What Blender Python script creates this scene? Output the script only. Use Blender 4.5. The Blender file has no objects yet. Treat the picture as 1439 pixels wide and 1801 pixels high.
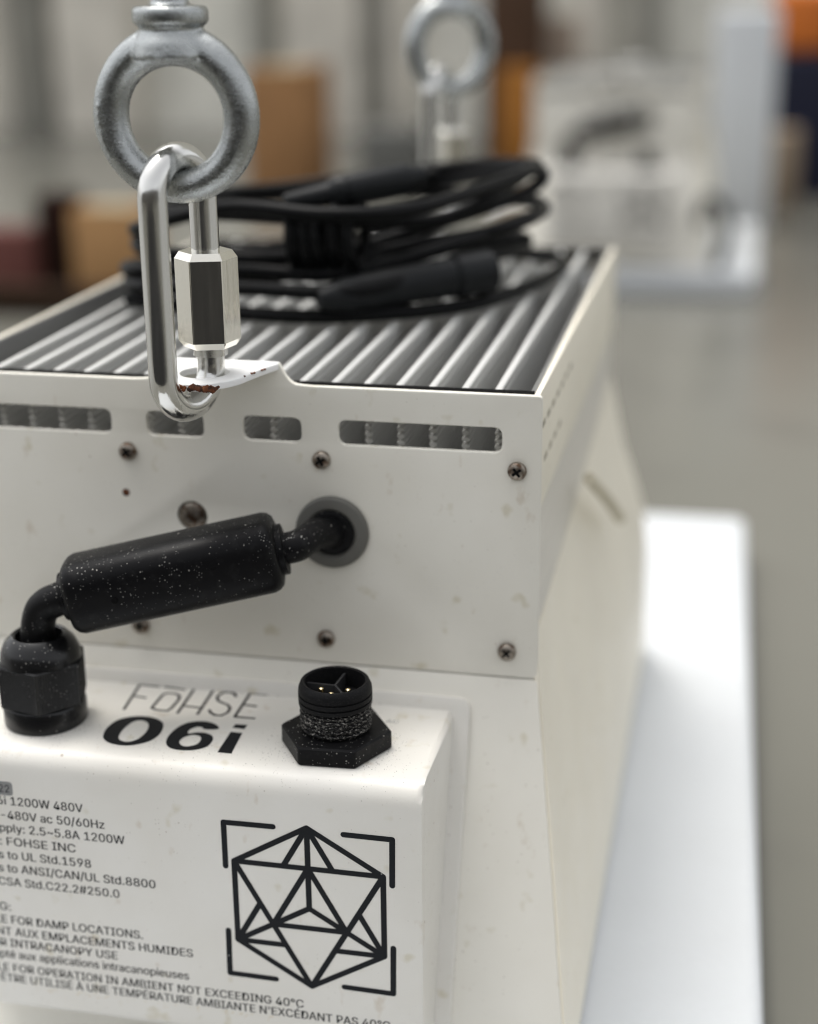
import bpy, bmesh, math, random
from mathutils import Vector, Matrix
random.seed(7)
S = 0.001                       # the model is laid out in millimetres
sc = bpy.context.scene
col = sc.collection
V = Vector

# ------------------------------------------------------------------ camera, sky, sun, exposure
FPX, CX, CY = 2745.0, 719.5, 900.5
_cal_y = V((1330 - CX, -50 - CY, FPX)).normalized()
_cal_x = -V((-12900 - CX, 84 - CY, FPX)).normalized()
_cal_x = (_cal_x - _cal_y * _cal_x.dot(_cal_y)).normalized()
_cal_z = _cal_x.cross(_cal_y)
if _cal_z.y > 0: _cal_z = -_cal_z
ROT = Matrix((_cal_x, _cal_y, _cal_z)).transposed()      # world -> camera (x right, y down, z forward)
TR = V(((948 - CX) / FPX, (697 - CY) / FPX, 1)) * 340.0
CAM = -(ROT.transposed() @ TR)
cam_data = bpy.data.cameras.new('camera')
cam = bpy.data.objects.new('camera', cam_data); col.objects.link(cam)
rt = ROT.transposed()
right, down, fwd = rt @ V((1, 0, 0)), rt @ V((0, 1, 0)), rt @ V((0, 0, 1))
mw = Matrix((right, -down, -fwd)).transposed().to_4x4(); mw.translation = CAM * S
cam.matrix_world = mw
cam_data.sensor_fit = 'HORIZONTAL'; cam_data.sensor_width = 36.0
cam_data.lens = FPX / 1439 * 36.0
cam_data.clip_start = 0.01; cam_data.clip_end = 200.0
cam_data.dof.use_dof = True
cam_data.dof.focus_distance = 0.331
cam_data.dof.aperture_fstop = 7.3
cam_data.dof.aperture_blades = 0
sc.camera = cam

SUN = V((-0.27, 0.18, 1.0)).normalized()                 # towards the sun
elev = math.asin(SUN.z); azim = math.atan2(SUN.x, SUN.y)
world = bpy.data.worlds.new('World'); sc.world = world; world.use_nodes = True
wn, wl = world.node_tree.nodes, world.node_tree.links
sky = wn.new('ShaderNodeTexSky'); sky.sky_type = 'NISHITA'; sky.sun_disc = False
sky.sun_elevation = elev; sky.sun_rotation = azim
sky.air_density = 1.0; sky.dust_density = 4.0; sky.ozone_density = 1.0
hs = wn.new('ShaderNodeHueSaturation'); hs.inputs['Saturation'].default_value = 0.12
bg = wn['Background']; bg.inputs['Strength'].default_value = 0.15
wl.new(sky.outputs[0], hs.inputs['Color']); wl.new(hs.outputs[0], bg.inputs['Color'])
sun_d = bpy.data.lights.new('sun', 'SUN'); sun_d.energy = 0.5; sun_d.angle = math.radians(16); sun_d.color = (1.0, 0.93, 0.82)
sun = bpy.data.objects.new('sun', sun_d); col.objects.link(sun)
sun.rotation_euler = SUN.to_track_quat('Z', 'Y').to_euler(); sun.location = SUN * 5
sc.view_settings.view_transform = 'Standard'; sc.view_settings.look = 'None'
sc.view_settings.exposure = 0.93; sc.view_settings.gamma = 1.0; sc.view_settings.use_curve_mapping = False
sc.cycles.use_denoising = True
sc.cycles.filter_width = 1.1

# ------------------------------------------------------------------ helpers
def at(u, v, axis, val):
    """point (mm) of the plane axis = val that the photograph shows at pixel (u, v)"""
    r = rt @ V(((u - CX) / FPX, (v - CY) / FPX, 1.0))
    return CAM + r * ((val - CAM[axis]) / r[axis])

BASE = {}
def link(o, parent=None):
    col.objects.link(o)
    if parent is not None: o.parent = parent
    return o
def tag(o, label=None, cat=None, group=None, kind=None):
    if label: o['label'] = label
    if cat: o['category'] = cat
    if group: o['group'] = group
    if kind: o['kind'] = kind
    return o
def thing(name, label, cat, base, group=None):
    o = bpy.data.objects.new(name, None); o.empty_display_size = 0.01
    o.location = V(base) * S; link(o); BASE[o] = V(base)
    return tag(o, label, cat, group)
def finish(me, mat, angle=35):
    me.materials.append(mat)
    for p in me.polygons: p.use_smooth = True
    me.set_sharp_from_angle(angle=math.radians(angle))
def obj(name, bm, mat, parent=None, base=None, angle=35):
    """bmesh in mm -> ONE mesh object; as a child it shares its thing's base"""
    b = BASE[parent] if parent is not None else V(base if base is not None else (0, 0, 0))
    bmesh.ops.recalc_face_normals(bm, faces=bm.faces)
    for v in bm.verts: v.co = (v.co - b) * S
    me = bpy.data.meshes.new(name); bm.to_mesh(me); bm.free()
    finish(me, mat, angle)
    o = bpy.data.objects.new(name, me); link(o, parent)
    if parent is None: o.location = b * S
    BASE[o] = b
    return o
def copy_tree(o, parent=None):
    c = o.copy(); col.objects.link(c)
    if parent is not None: c.parent = parent
    for ch in list(o.children): copy_tree(ch, c)
    return c

def box(bm, x0, x1, y0, y1, z0, z1, bev=0, seg=2):
    g = bmesh.ops.create_cube(bm, size=1.0)['verts']
    for v in g:
        v.co = V(((x0 + x1) / 2 + v.co.x * (x1 - x0), (y0 + y1) / 2 + v.co.y * (y1 - y0), (z0 + z1) / 2 + v.co.z * (z1 - z0)))
    if bev:
        es = list({e for v in g for e in v.link_edges})
        bmesh.ops.bevel(bm, geom=es, offset=bev, segments=seg, profile=0.5, affect='EDGES')
def frame_of(d):
    d = d.normalized()
    a = V((0, 0, 1)) if abs(d.z) < 0.9 else V((1, 0, 0))
    x = a.cross(d).normalized(); return x, d.cross(x).normalized(), d
def lathe(bm, prof, org, d, n=40, squish=None, ang0=0.0):
    """prof: [(t along d, radius)]; closed with caps when the end radii are > 0"""
    ex, ey, ez = frame_of(V(d)); org = V(org); rings = []
    for t, r in prof:
        ring = []
        for i in range(n):
            a = ang0 + 2 * math.pi * i / n; k = 1.0
            if squish: k = squish(a)
            ring.append(bm.verts.new(org + ez * t + (ex * math.cos(a) + ey * math.sin(a)) * r * k))
        rings.append(ring)
    for a, b in zip(rings, rings[1:]):
        for i in range(n):
            bm.faces.new((a[i], a[(i + 1) % n], b[(i + 1) % n], b[i]))
    bm.faces.new(rings[0][::-1]); bm.faces.new(rings[-1])
def catmull(pts, k=10, closed=False):
    P = [V(p) for p in pts]; n = len(P); out = []
    for i in range(n if closed else n - 1):
        p0 = P[(i - 1) % n] if closed or i > 0 else P[0]
        p1, p2 = P[i], P[(i + 1) % n]
        p3 = P[(i + 2) % n] if closed or i + 2 < n else P[-1]
        for j in range(k):
            t = j / k
            out.append(0.5 * ((2 * p1) + (p2 - p0) * t + (2 * p0 - 5 * p1 + 4 * p2 - p3) * t * t + (3 * p1 - p0 - 3 * p2 + p3) * t ** 3))
    if not closed: out.append(P[-1].copy())
    return out
def tube(bm, path, r, n=14, closed=False):
    m = len(path); rad = r if callable(r) else (lambda i: r)
    tang = [((path[(i + 1) % m] - path[(i - 1) % m]) if closed else (path[min(i + 1, m - 1)] - path[max(i - 1, 0)])).normalized() for i in range(m)]
    ref = frame_of(tang[0])[0]; rings = []
    for i in range(m):
        ref = (ref - tang[i] * ref.dot(tang[i])).normalized(); bi = tang[i].cross(ref)
        rings.append([bm.verts.new(path[i] + (ref * math.cos(2 * math.pi * j / n) + bi * math.sin(2 * math.pi * j / n)) * rad(i)) for j in range(n)])
    for i in range(m if closed else m - 1):
        a, b = rings[i], rings[(i + 1) % m]
        off = 0
        if closed and i == m - 1:
            off = min(range(n), key=lambda o: (a[0].co - b[o].co).length)
        for j in range(n):
            bm.faces.new((a[j], a[(j + 1) % n], b[(j + 1 + off) % n], b[(j + off) % n]))
    if not closed:
        bm.faces.new(rings[0][::-1]); bm.faces.new(rings[-1])
def rounded(pts, r, k=6):
    """polygon with each corner replaced by an arc-like curve of radius r (number or list)"""
    out = []; n = len(pts)
    for i in range(n):
        p0, p, p1 = V(pts[i - 1]), V(pts[i]), V(pts[(i + 1) % n])
        rr = r[i] if isinstance(r, (list, tuple)) else r
        if rr <= 0: out.append(p); continue
        a, b = (p0 - p), (p1 - p)
        d = min(rr, a.length * .5, b.length * .5)
        q0, q1 = p + a.normalized() * d, p + b.normalized() * d
        for j in range(k + 1):
            t = j / k; out.append(q0 * (1 - t) ** 2 + p * 2 * t * (1 - t) + q1 * t * t)
    return out
def circle(cx, cy, r, n=40):
    return [V((cx + r * math.cos(2 * math.pi * i / n), cy + r * math.sin(2 * math.pi * i / n))) for i in range(n)]
def from_curve(cu):
    o = bpy.data.objects.new('curve', cu); col.objects.link(o)
    dg = bpy.context.evaluated_depsgraph_get()
    me = bpy.data.meshes.new_from_object(o.evaluated_get(dg))
    bpy.data.objects.remove(o); bpy.data.curves.remove(cu)
    return me
def plate(bm, loops, thick, bev, fn):
    """flat sheet with holes: loops in 2-D, fn maps (a, b, t) to mm with t across the thickness"""
    cu = bpy.data.curves.new('plate', 'CURVE'); cu.dimensions = '2D'; cu.fill_mode = 'BOTH'
    cu.extrude = max(thick / 2 - bev, 0); cu.bevel_depth = bev; cu.bevel_resolution = 2 if bev else 0; cu.offset = -bev
    for lp in loops:
        sp = cu.splines.new('POLY'); sp.points.add(len(lp) - 1); sp.use_cyclic_u = True
        for q, p in zip(sp.points, lp): q.co = (p[0], p[1], 0, 1)
    me = from_curve(cu)
    t = bmesh.new(); t.from_mesh(me); bpy.data.meshes.remove(me)
    bmesh.ops.remove_doubles(t, verts=t.verts, dist=0.001)
    vm = {v: bm.verts.new(fn(v.co.x, v.co.y, v.co.z)) for v in t.verts}
    for f in t.faces:
        try: bm.faces.new([vm[v] for v in f.verts])
        except ValueError: pass
    t.free()
try:
    FONT = bpy.data.fonts.load(bpy.utils.system_resource('DATAFILES', path='fonts') + '/Inter.woff2')
except Exception:
    FONT = None
def text_mesh(s, ext=0.0, offset=0.0):
    cu = bpy.data.curves.new('text', 'FONT'); cu.body = s; cu.size = 1.0; cu.extrude = ext; cu.offset = offset
    if FONT: cu.font = FONT
    cu.resolution_u = 3
    return from_curve(cu)
def width_of(s):
    me = text_mesh(s); xs = [v.co.x for v in me.vertices]; bpy.data.meshes.remove(me)
    return min(xs), max(xs)
def put_text(bm, s, sx, sy, fn, offset=0.0):
    me = text_mesh(s, 0.0, offset)
    vm = [bm.verts.new(fn(v.co.x * sx, v.co.y * sy)) for v in me.vertices]
    for p in me.polygons:
        try: bm.faces.new([vm[i] for i in p.vertices])
        except ValueError: pass
    bpy.data.meshes.remove(me)
def stroke(bm, pts, w, fn, caps=True):
    """flat ink stroke of width w along a 2-D polyline"""
    for (a, b) in zip(pts, pts[1:]):
        a, b = V(a), V(b); d = (b - a).normalized(); nrm = V((-d.y, d.x)) * w / 2
        k = 6; ring = []
        for j in range(k + 1):
            t = math.pi / 2 + math.pi * j / k
            ring.append(a + (d * math.cos(t) + V((-d.y, d.x)) * math.sin(t)) * w / 2)
        for j in range(k + 1):
            t = -math.pi / 2 + math.pi * j / k
            ring.append(b + (d * math.cos(t) + V((-d.y, d.x)) * math.sin(t)) * w / 2)
        bm.faces.new([bm.verts.new(fn(p.x, p.y)) for p in ring])

# ------------------------------------------------------------------ materials
class Mat:
    def __init__(s, name, colr, rough=0.5, metal=0.0, spec=0.5):
        s.m = bpy.data.materials.new(name); s.m.use_nodes = True
        s.n, s.l = s.m.node_tree.nodes, s.m.node_tree.links
        s.b = s.n['Principled BSDF']; s.b.inputs['Roughness'].default_value = rough
        s.b.inputs['Metallic'].default_value = metal
        s.b.inputs['Specular IOR Level'].default_value = spec
        s.b.inputs['Base Color'].default_value = (*colr, 1)
        s.c = s.new('ShaderNodeRGB'); s.c.outputs[0].default_value = (*colr, 1); s.c = s.c.outputs[0]
        s.tc = s.new('ShaderNodeTexCoord').outputs['Object']; s.h = None
    def new(s, t): return s.n.new(t)
    def coords(s, scale=(1, 1, 1)):
        if scale == (1, 1, 1): return s.tc
        m = s.new('ShaderNodeMapping'); m.inputs['Scale'].default_value = scale
        s.l.new(s.tc, m.inputs['Vector']); return m.outputs[0]
    def noise(s, scale, detail=3.0, st=(1, 1, 1), rough=0.5):
        t = s.new('ShaderNodeTexNoise'); t.inputs['Scale'].default_value = scale; t.inputs['Detail'].default_value = detail
        t.inputs['Roughness'].default_value = rough
        s.l.new(s.coords(st), t.inputs['Vector']); return t.outputs['Fac']
    def ramp(s, fac, a, b, lo=0.0, hi=1.0):
        r = s.new('ShaderNodeMapRange'); r.inputs[1].default_value = a; r.inputs[2].default_value = b
        r.inputs[3].default_value = lo; r.inputs[4].default_value = hi
        s.l.new(fac, r.inputs[0]); return r.outputs[0]
    def math(s, op, a, b):
        m = s.new('ShaderNodeMath'); m.operation = op
        for i, x in enumerate((a, b)):
            if hasattr(x, 'links'): s.l.new(x, m.inputs[i])
            else: m.inputs[i].default_value = x
        return m.outputs[0]
    def dots(s, scale, radius, keep, st=(1, 1, 1)):
        v = s.new('ShaderNodeTexVoronoi'); v.inputs['Scale'].default_value = scale
        s.l.new(s.coords(st), v.inputs['Vector'])
        sep = s.new('ShaderNodeSeparateColor'); s.l.new(v.outputs['Color'], sep.inputs[0])
        size = s.ramp(sep.outputs[1], 0, 1, radius * 0.35, radius)
        return s.math('MULTIPLY', s.math('LESS_THAN', v.outputs['Distance'], size), s.math('LESS_THAN', sep.outputs[0], keep))
    def mix(s, fac, colr):
        m = s.new('ShaderNodeMix'); m.data_type = 'RGBA'
        s.l.new(fac, m.inputs[0]); s.l.new(s.c, m.inputs[6])
        if hasattr(colr, 'links'): s.l.new(colr, m.inputs[7])
        else: m.inputs[7].default_value = (*colr, 1)
        s.c = m.outputs[2]; return s
    def rough(s, fac): s.l.new(fac, s.b.inputs['Roughness']); return s
    def bump(s, h, strength, dist):
        b = s.new('ShaderNodeBump'); b.inputs['Strength'].default_value = strength; b.inputs['Distance'].default_value = dist * S
        s.l.new(h, b.inputs['Height'])
        if s.h is not None: s.l.new(s.h, b.inputs['Normal'])
        s.h = b.outputs[0]; return s
    def done(s):
        s.l.new(s.c, s.b.inputs['Base Color'])
        if s.h is not None: s.l.new(s.h, s.b.inputs['Normal'])
        return s.m

def white_paint(name, colr, dirt=1.0, rough=0.42):
    m = Mat(name, colr, rough)
    big = m.noise(28, 4); m.mix(m.ramp(big, 0.35, 0.75, 0, 0.30 * dirt), (0.58, 0.54, 0.45))
    blot = m.noise(160, 2); m.mix(m.ramp(blot, 0.66, 0.76, 0, 0.42 * dirt), (0.50, 0.44, 0.28))
    zone = m.ramp(m.noise(60, 3), 0.4, 0.65)
    m.mix(m.math('MULTIPLY', m.math('MULTIPLY', m.dots(1300, 0.30, 0.10), zone), 0.4 * dirt), (0.22, 0.17, 0.12))
    m.mix(m.math('MULTIPLY', m.dots(330, 0.13, 0.035), 0.5 * dirt), (0.24, 0.15, 0.08))
    m.mix(m.ramp(m.noise(210, 4, (1, 1, 0.6)), 0.66, 0.74, 0, 0.3 * dirt), (0.46, 0.36, 0.24))
    m.bump(m.noise(1500, 2), 0.45, 0.06)
    m.rough(m.ramp(m.noise(90, 4), 0.3, 0.7, rough - 0.07, rough + 0.10))
    return m.done()
PAINT = white_paint('white_powder_coat', (0.80, 0.775, 0.70), 1.1)
PAINT_BOX = white_paint('white_satin_cover', (0.73, 0.71, 0.66), 1.1, 0.42)
PAINT_SIDE = white_paint('cream_side_sheet', (0.88, 0.83, 0.70), 0.7)  # cream lightened and warmed in colour for light bounced off the foam
PAINT_TAB = white_paint('white_tab_enamel', (0.82, 0.82, 0.81), 0.3)
def alu(name, colr, metal=0.8):
    m = Mat(name, colr, 0.36, metal)
    m.mix(m.ramp(m.noise(500, 3, (1, 0.06, 1)), 0.3, 0.7, 0, 0.35), tuple(c * 0.72 for c in colr))
    m.bump(m.noise(1500, 2, (1, 0.05, 1)), 0.2, 0.05); return m.done()
ALU = alu('silver_aluminium', (0.56, 0.56, 0.54), 0.15)
CREST = alu('lit_crest_aluminium', (0.80, 0.80, 0.78), 0.3)  # fin tops coloured brighter than the sides for the light on them
ALU_DARK = alu('shadow_grey_aluminium', (0.20, 0.20, 0.195), 0.1)  # same aluminium darkened in colour for shade beside the outer fins
ALU_SIDE = alu('dull_aluminium', (0.66, 0.63, 0.56), 0.1)
def black_plastic(name, colr=(0.006, 0.006, 0.0065), rough=0.42, dust=1.0, grain=0.25):
    m = Mat(name, colr, rough, 0.0, 0.11)
    zone = m.ramp(m.noise(90, 3), 0.38, 0.62)
    ge = m.new('ShaderNodeNewGeometry'); sp = m.new('ShaderNodeSeparateXYZ'); m.l.new(ge.outputs['Normal'], sp.inputs[0])
    up = m.ramp(sp.outputs[2], -0.35, 0.75, 0.3, 1.0); zone = m.math('MULTIPLY', zone, up)
    m.mix(m.math('MULTIPLY', m.math('MULTIPLY', m.dots(1900, 0.34, 0.26), zone), 0.75 * dust), (0.48, 0.47, 0.44))
    m.mix(m.math('MULTIPLY', m.math('MULTIPLY', m.dots(950, 0.19, 0.17), up), 0.75 * dust), (0.55, 0.53, 0.48))
    m.mix(m.ramp(m.noise(400, 5), 0.55, 0.8, 0, 0.03 * dust), (0.35, 0.35, 0.33))
    m.bump(m.noise(5200, 2), grain, 0.06); return m.done()
RUBBER = black_plastic('black_dusty_plastic')
GLAND = black_plastic('black_glossy_nylon', (0.006, 0.006, 0.0065), 0.24, 0.8, 0.1); GLAND.node_tree.nodes['Principled BSDF'].inputs['Specular IOR Level'].default_value = 0.4
FERRITE = black_plastic('black_grained_plastic', (0.005, 0.005, 0.0055), 0.36, 0.8, 0.5)
def dusty_thread():
    m = Mat('black_thread_with_grit', (0.006, 0.006, 0.0065), 0.5, 0.0, 0.12)
    sep = m.new('ShaderNodeSeparateXYZ'); m.l.new(m.tc, sep.inputs[0])
    g = m.ramp(m.noise(1700, 4, (1, 1, 2.2), 0.7), 0.54, 0.63)
    low = m.ramp(sep.outputs[2], (THREAD_Z - 0.4) * S, (THREAD_Z + 0.8) * S, 0.8, 0.02)
    m.mix(m.math('MULTIPLY', g, low), (0.46, 0.44, 0.40))
    m.bump(m.noise(3000, 3), 0.3, 0.08); return m.done()
CABLE = Mat('black_cable_jacket', (0.004, 0.0042, 0.0045), 0.4, 0.0, 0.10)
CABLE.bump(CABLE.noise(1500, 2), 0.1, 0.05); CABLE = CABLE.done()
GREY_RUBBER = Mat('grey_rubber', (0.115, 0.112, 0.10), 0.6).done()
BLACK = Mat('black_gap', (0.006, 0.006, 0.006), 0.8, 0.0, 0.05).done()
INK = Mat('black_ink', (0.007, 0.008, 0.010), 0.5, 0.0, 0.15)
INK.mix(INK.math('MULTIPLY', INK.dots(700, 0.17, 0.05), 0.5), (0.6, 0.6, 0.58)); INK = INK.done()
INK_GREY = Mat('faded_black_ink', (0.022, 0.022, 0.023), 0.5, 0.0, 0.15).done()
GREYTAG = Mat('grey_tag_ink', (0.22, 0.22, 0.215), 0.5).done()
def zinc():
    m = Mat('galvanised_zinc', (0.40, 0.415, 0.41), 0.25, 1.0)
    m.mix(m.ramp(m.noise(300, 5), 0.35, 0.7, 0, 0.5), (0.28, 0.295, 0.295))
    m.mix(m.math('MULTIPLY', m.dots(500, 0.2, 0.12), 0.6), (0.10, 0.10, 0.10))
    m.rough(m.ramp(m.noise(700, 4), 0.3, 0.7, 0.17, 0.32))
    m.bump(m.noise(1900, 4, rough=0.65), 0.7, 0.16); m.bump(m.noise(420, 2), 0.3, 0.25); return m.done()
ZINC = zinc()
def chrome(name, colr, r0, r1, streak):
    m = Mat(name, colr, 0.1, 1.0)
    m.rough(m.ramp(m.noise(700, 4, (1, 1, 0.05)), 0.3, 0.7, r0, r1))
    m.bump(m.noise(900, 3, (1, 1, 0.012)), streak, 0.06)
    m.bump(m.noise(2600, 2), streak * 0.35, 0.04); return m.done()
CHROME = chrome('bright_zinc_plate', (0.66, 0.655, 0.63), 0.08, 0.26, 0.6)
NUTMAT = chrome('brushed_zinc_nut', (0.76, 0.735, 0.66), 0.07, 0.20, 0.35)
GOLD = Mat('gold_pin', (0.85, 0.70, 0.42), 0.22, 1.0).done()
def rusty():
    m = Mat('rusty_steel', (0.30, 0.265, 0.225), 0.35, 0.85)
    m.mix(m.ramp(m.noise(700, 4), 0.45, 0.62), (0.10, 0.06, 0.038))
    m.bump(m.noise(1500, 3), 0.4, 0.15); return m.done()
RUSTY = rusty()
RUST = Mat('red_rust', (0.16, 0.050, 0.018), 0.9)
RUST.mix(RUST.ramp(RUST.noise(900, 4), 0.45, 0.6), (0.035, 0.014, 0.008)); RUST.mix(RUST.ramp(RUST.noise(700, 3), 0.62, 0.72), (0.36, 0.14, 0.05))
RUST.bump(RUST.noise(1500, 4), 1.0, 0.5); RUST = RUST.done()
STAIN = Mat('pale_rust_stain', (0.56, 0.44, 0.24), 0.6).done()
def foam_mat():
    m = Mat('white_packing_foam', (0.595, 0.615, 0.63), 0.75)
    m.mix(m.ramp(m.noise(40, 3), 0.4, 0.7, 0, 0.25), (0.56, 0.575, 0.585))
    v = m.new('ShaderNodeTexVoronoi'); v.inputs['Scale'].default_value = 330; m.l.new(m.tc, v.inputs['Vector'])
    m.bump(v.outputs['Distance'], 0.35, 0.6); return m.done()
FOAM = foam_mat()
def concrete():
    m = Mat('grey_concrete', (0.142, 0.139, 0.118), 0.24, 0.0, 0.5)
    m.mix(m.ramp(m.noise(2.2, 4), 0.35, 0.68), (0.17, 0.166, 0.144))
    m.mix(m.ramp(m.noise(9, 5), 0.52, 0.72, 0, 0.5), (0.10, 0.096, 0.085))
    m.bump(m.noise(160, 5), 0.15, 0.5); return m.done()
CONCRETE = concrete()
def flat(name, colr, rough=0.6, var=0.25, spec=0.2):
    m = Mat(name, colr, rough, 0.0, spec)
    m.mix(m.ramp(m.noise(14, 4), 0.35, 0.7, 0, 1.0), tuple(c * (1 - var) for c in colr))
    m.bump(m.noise(300, 3), 0.2, 0.4); return m.done()
def cardboard(name, colr):
    m = Mat(name, colr, 0.85, 0.0, 0.08)
    m.mix(m.ramp(m.noise(16, 4), 0.35, 0.7), tuple(c * 0.78 for c in colr))
    m.bump(m.noise(260, 2, (1, 1, 0.05)), 0.3, 0.5); return m.done()

# ------------------------------------------------------------------ the setting
FLOOR_Z, FOAM_Z = -181.0, -160.0
bm = bmesh.new(); box(bm, -40000, 40000, -40000, 40000, FLOOR_Z - 40, FLOOR_Z)
tag(obj('floor', bm, CONCRETE, base=(0, 0, FLOOR_Z)), kind='structure')

bm = bmesh.new(); box(bm, -800, 600, -2400, -420, FLOOR_Z + 0.5, FLOOR_Z + 8, 2, 2)
tag(obj('added_dark_mat', bm, flat('added_mat_black', (0.02, 0.02, 0.02), 0.9, spec=0.03), base=(-150, -1300, FLOOR_Z)), kind='structure')  # unseen mat, added so the metal reflects something dark
bm = bmesh.new(); box(bm, -7000, 6000, -2900, -2600, FLOOR_Z, 900)
tag(obj('wall', bm, flat('added_wall_dark', (0.10, 0.095, 0.085), 0.8), base=(-150, -2700, FLOOR_Z)), kind='structure')  # unseen wall behind the camera, added to darken reflections in the metal
# foam slabs under the two lights
def foam_slab(x0, x1, y0, y1, z0, z1, label):
    bm = bmesh.new(); box(bm, x0, x1, y0, y1, z0, z1, 4, 3)
    return tag(obj('foam_slab', bm, FOAM, base=((x0 + x1) / 2, (y0 + y1) / 2, z0)), label, 'foam block', 'white packing foam blocks')
slab = foam_slab(-205, 57, -230, 394, FLOOR_Z, FOAM_Z, 'long white packing foam slab on the floor under the grow light in the foreground')
slab.rotation_euler.z = math.radians(1.05)
foam_slab(-210, 58, 1046, 1340, FLOOR_Z, FOAM_Z, 'white packing foam slab under the blurred grow light further back')

# ------------------------------------------------------------------ the grow light
W0, W1 = -145.2, 0.8             # left / right edge of the end sheet
MID = -72.6
DEPTH = 198.0
BEND = -67.7
E, LEAN, ZB = 13.9, 34.0, -158.0
def mir(x): return 2 * MID - x
light_root = thing('grow_light', 'white finned grow light in focus with black connectors and printed text on its front cover', 'grow light', (MID, DEPTH / 2, ZB), 'white grow lights on foam slabs')

def lean_pt(a, b, off):
    """a = x, b = distance down the leaning sheet from the bend, off = out of the sheet"""
    L = math.hypot(LEAN, ZB - BEND); dy, dz = -LEAN / L, (ZB - BEND) / L
    return V((a, dy * b + dz * off, BEND + dz * b - dy * off))
LEAN_LEN = math.hypot(LEAN, ZB - BEND)

def end_sheet_loops():
    o = [(W0, BEND), (W1, BEND), (W1, 0), (-52, 0), (-55.6, 0.3), (-57.2, 2.0), (-58.8, 5.0), (mir(-58.8), 5.0), (mir(-57.2), 2.0), (mir(-55.6), 0.3), (mir(-52), 0), (W0, 0)]
    o = rounded(o, [0, 0, 1.0, 3, 1.5, 1, .4, .4, 1, 1.5, 3, 1.0])
    loops = [o]
    for a, b in ((-45.35, -8.0), (-67.9, -54.0), (mir(-67.9 + 0), mir(-54.0)), (mir(-45.35), mir(-8.0))):
        a, b = min(a, b), max(a, b)
        loops.append(rounded([(a, -13.4), (b, -13.4), (b, -7.6), (a, -7.6)], 2.0))
    loops.append(circle(-47.3, -34.4, 5.6)); loops.append(circle(-81.3, -32.8, 3.7))
    return loops
bm = bmesh.new()
plate(bm, end_sheet_loops(), 1.5, 0.28, lambda a, b, t: V((a, 0.75 - t, b)))
# leaning lower half of the same sheet
def lean_sheet(bm, y_sign=1, y_off=0.0):
    q = [(W0, 0.15), (W1, 0.15), (E, LEAN_LEN), (mir(E), LEAN_LEN)]
    def fn(a, b, t):
        p = lean_pt(a, b, t - 0.75); p.y = p.y * y_sign + y_off; return p
    plate(bm, [q], 1.5, 0.25, fn)
lean_sheet(bm)
front = obj('front_sheet', bm, PAINT, light_root)
bm = bmesh.new()
plate(bm, end_sheet_loops()[:5], 1.5, 0.28, lambda a, b, t: V((a, DEPTH - 0.75 + t, b)))
lean_sheet(bm, -1, DEPTH)
obj('rear_sheet', bm, PAINT, light_root)
# folded hanging tabs with a hole
def tab(sign, yo, bm):
    o = [(-58.8, -0.6), (-61.0, -6.5), (-63.6, -16.5), (-68.6, -21.6), (MID, -22.3), (mir(-68.6), -21.6), (mir(-63.6), -16.5), (mir(-61.0), -6.5), (mir(-58.8), -0.6), (mir(-58.8), 1.5), (-58.8, 1.5)]
    o = rounded(o, [0, 3, 4.5, 2.5, 2, 2.5, 4.5, 3, 0, 0.4, 0.4])
    plate(bm, [o, circle(MID + 0.2, -11, 5.4)], 1.6, 0.3, lambda a, b, t: V((a, yo + sign * b, 4.25 + t)))
bm = bmesh.new(); tab(1, 0, bm); tab_o = obj('hanging_tab', bm, PAINT_TAB, light_root)
bm = bmesh.new(); tab(-1, DEPTH, bm); obj('hanging_tab', bm, PAINT_TAB, light_root)
# rust where the link has worn the tab's front edge
bm = bmesh.new()
rnd = random.Random(3)
for x0, x1 in ((-75.6, -72.9), (-71.9, -65.9)):
    x = x0
    while x < x1:
        y = -22.3 + max(0, (abs(x - MID) - 3.2)) ** 2 * 0.12
        r = rnd.uniform(0.5, 0.85) * (1 if x1 - x > 1 else .6)
        bmesh.ops.create_icosphere(bm, subdivisions=1, radius=r, matrix=Matrix.Translation((x, y + rnd.uniform(-.1, .25), 4.2 + rnd.uniform(-.45, .45))) @ Matrix.Diagonal((1.1, 0.5, 1, 1)))
        x += rnd.uniform(0.18, 0.3)
obj('rust_patch', bm, RUST, tab_o)
bm = bmesh.new()
for x, y in ((-62.6, -12.6), (-61.4, -9.2), (-61.9, -9.9), (-60.5, -6.4), (-60.1, -5.6)):
    bmesh.ops.create_icosphere(bm, subdivisions=1, radius=0.5, matrix=Matrix.Translation((x - .2, y, 4.9)) @ Matrix.Diagonal((rnd.uniform(.6, 1.2), 1.0, 0.5, 1)))
obj('rust_patch', bm, RUST, tab_o)

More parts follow.
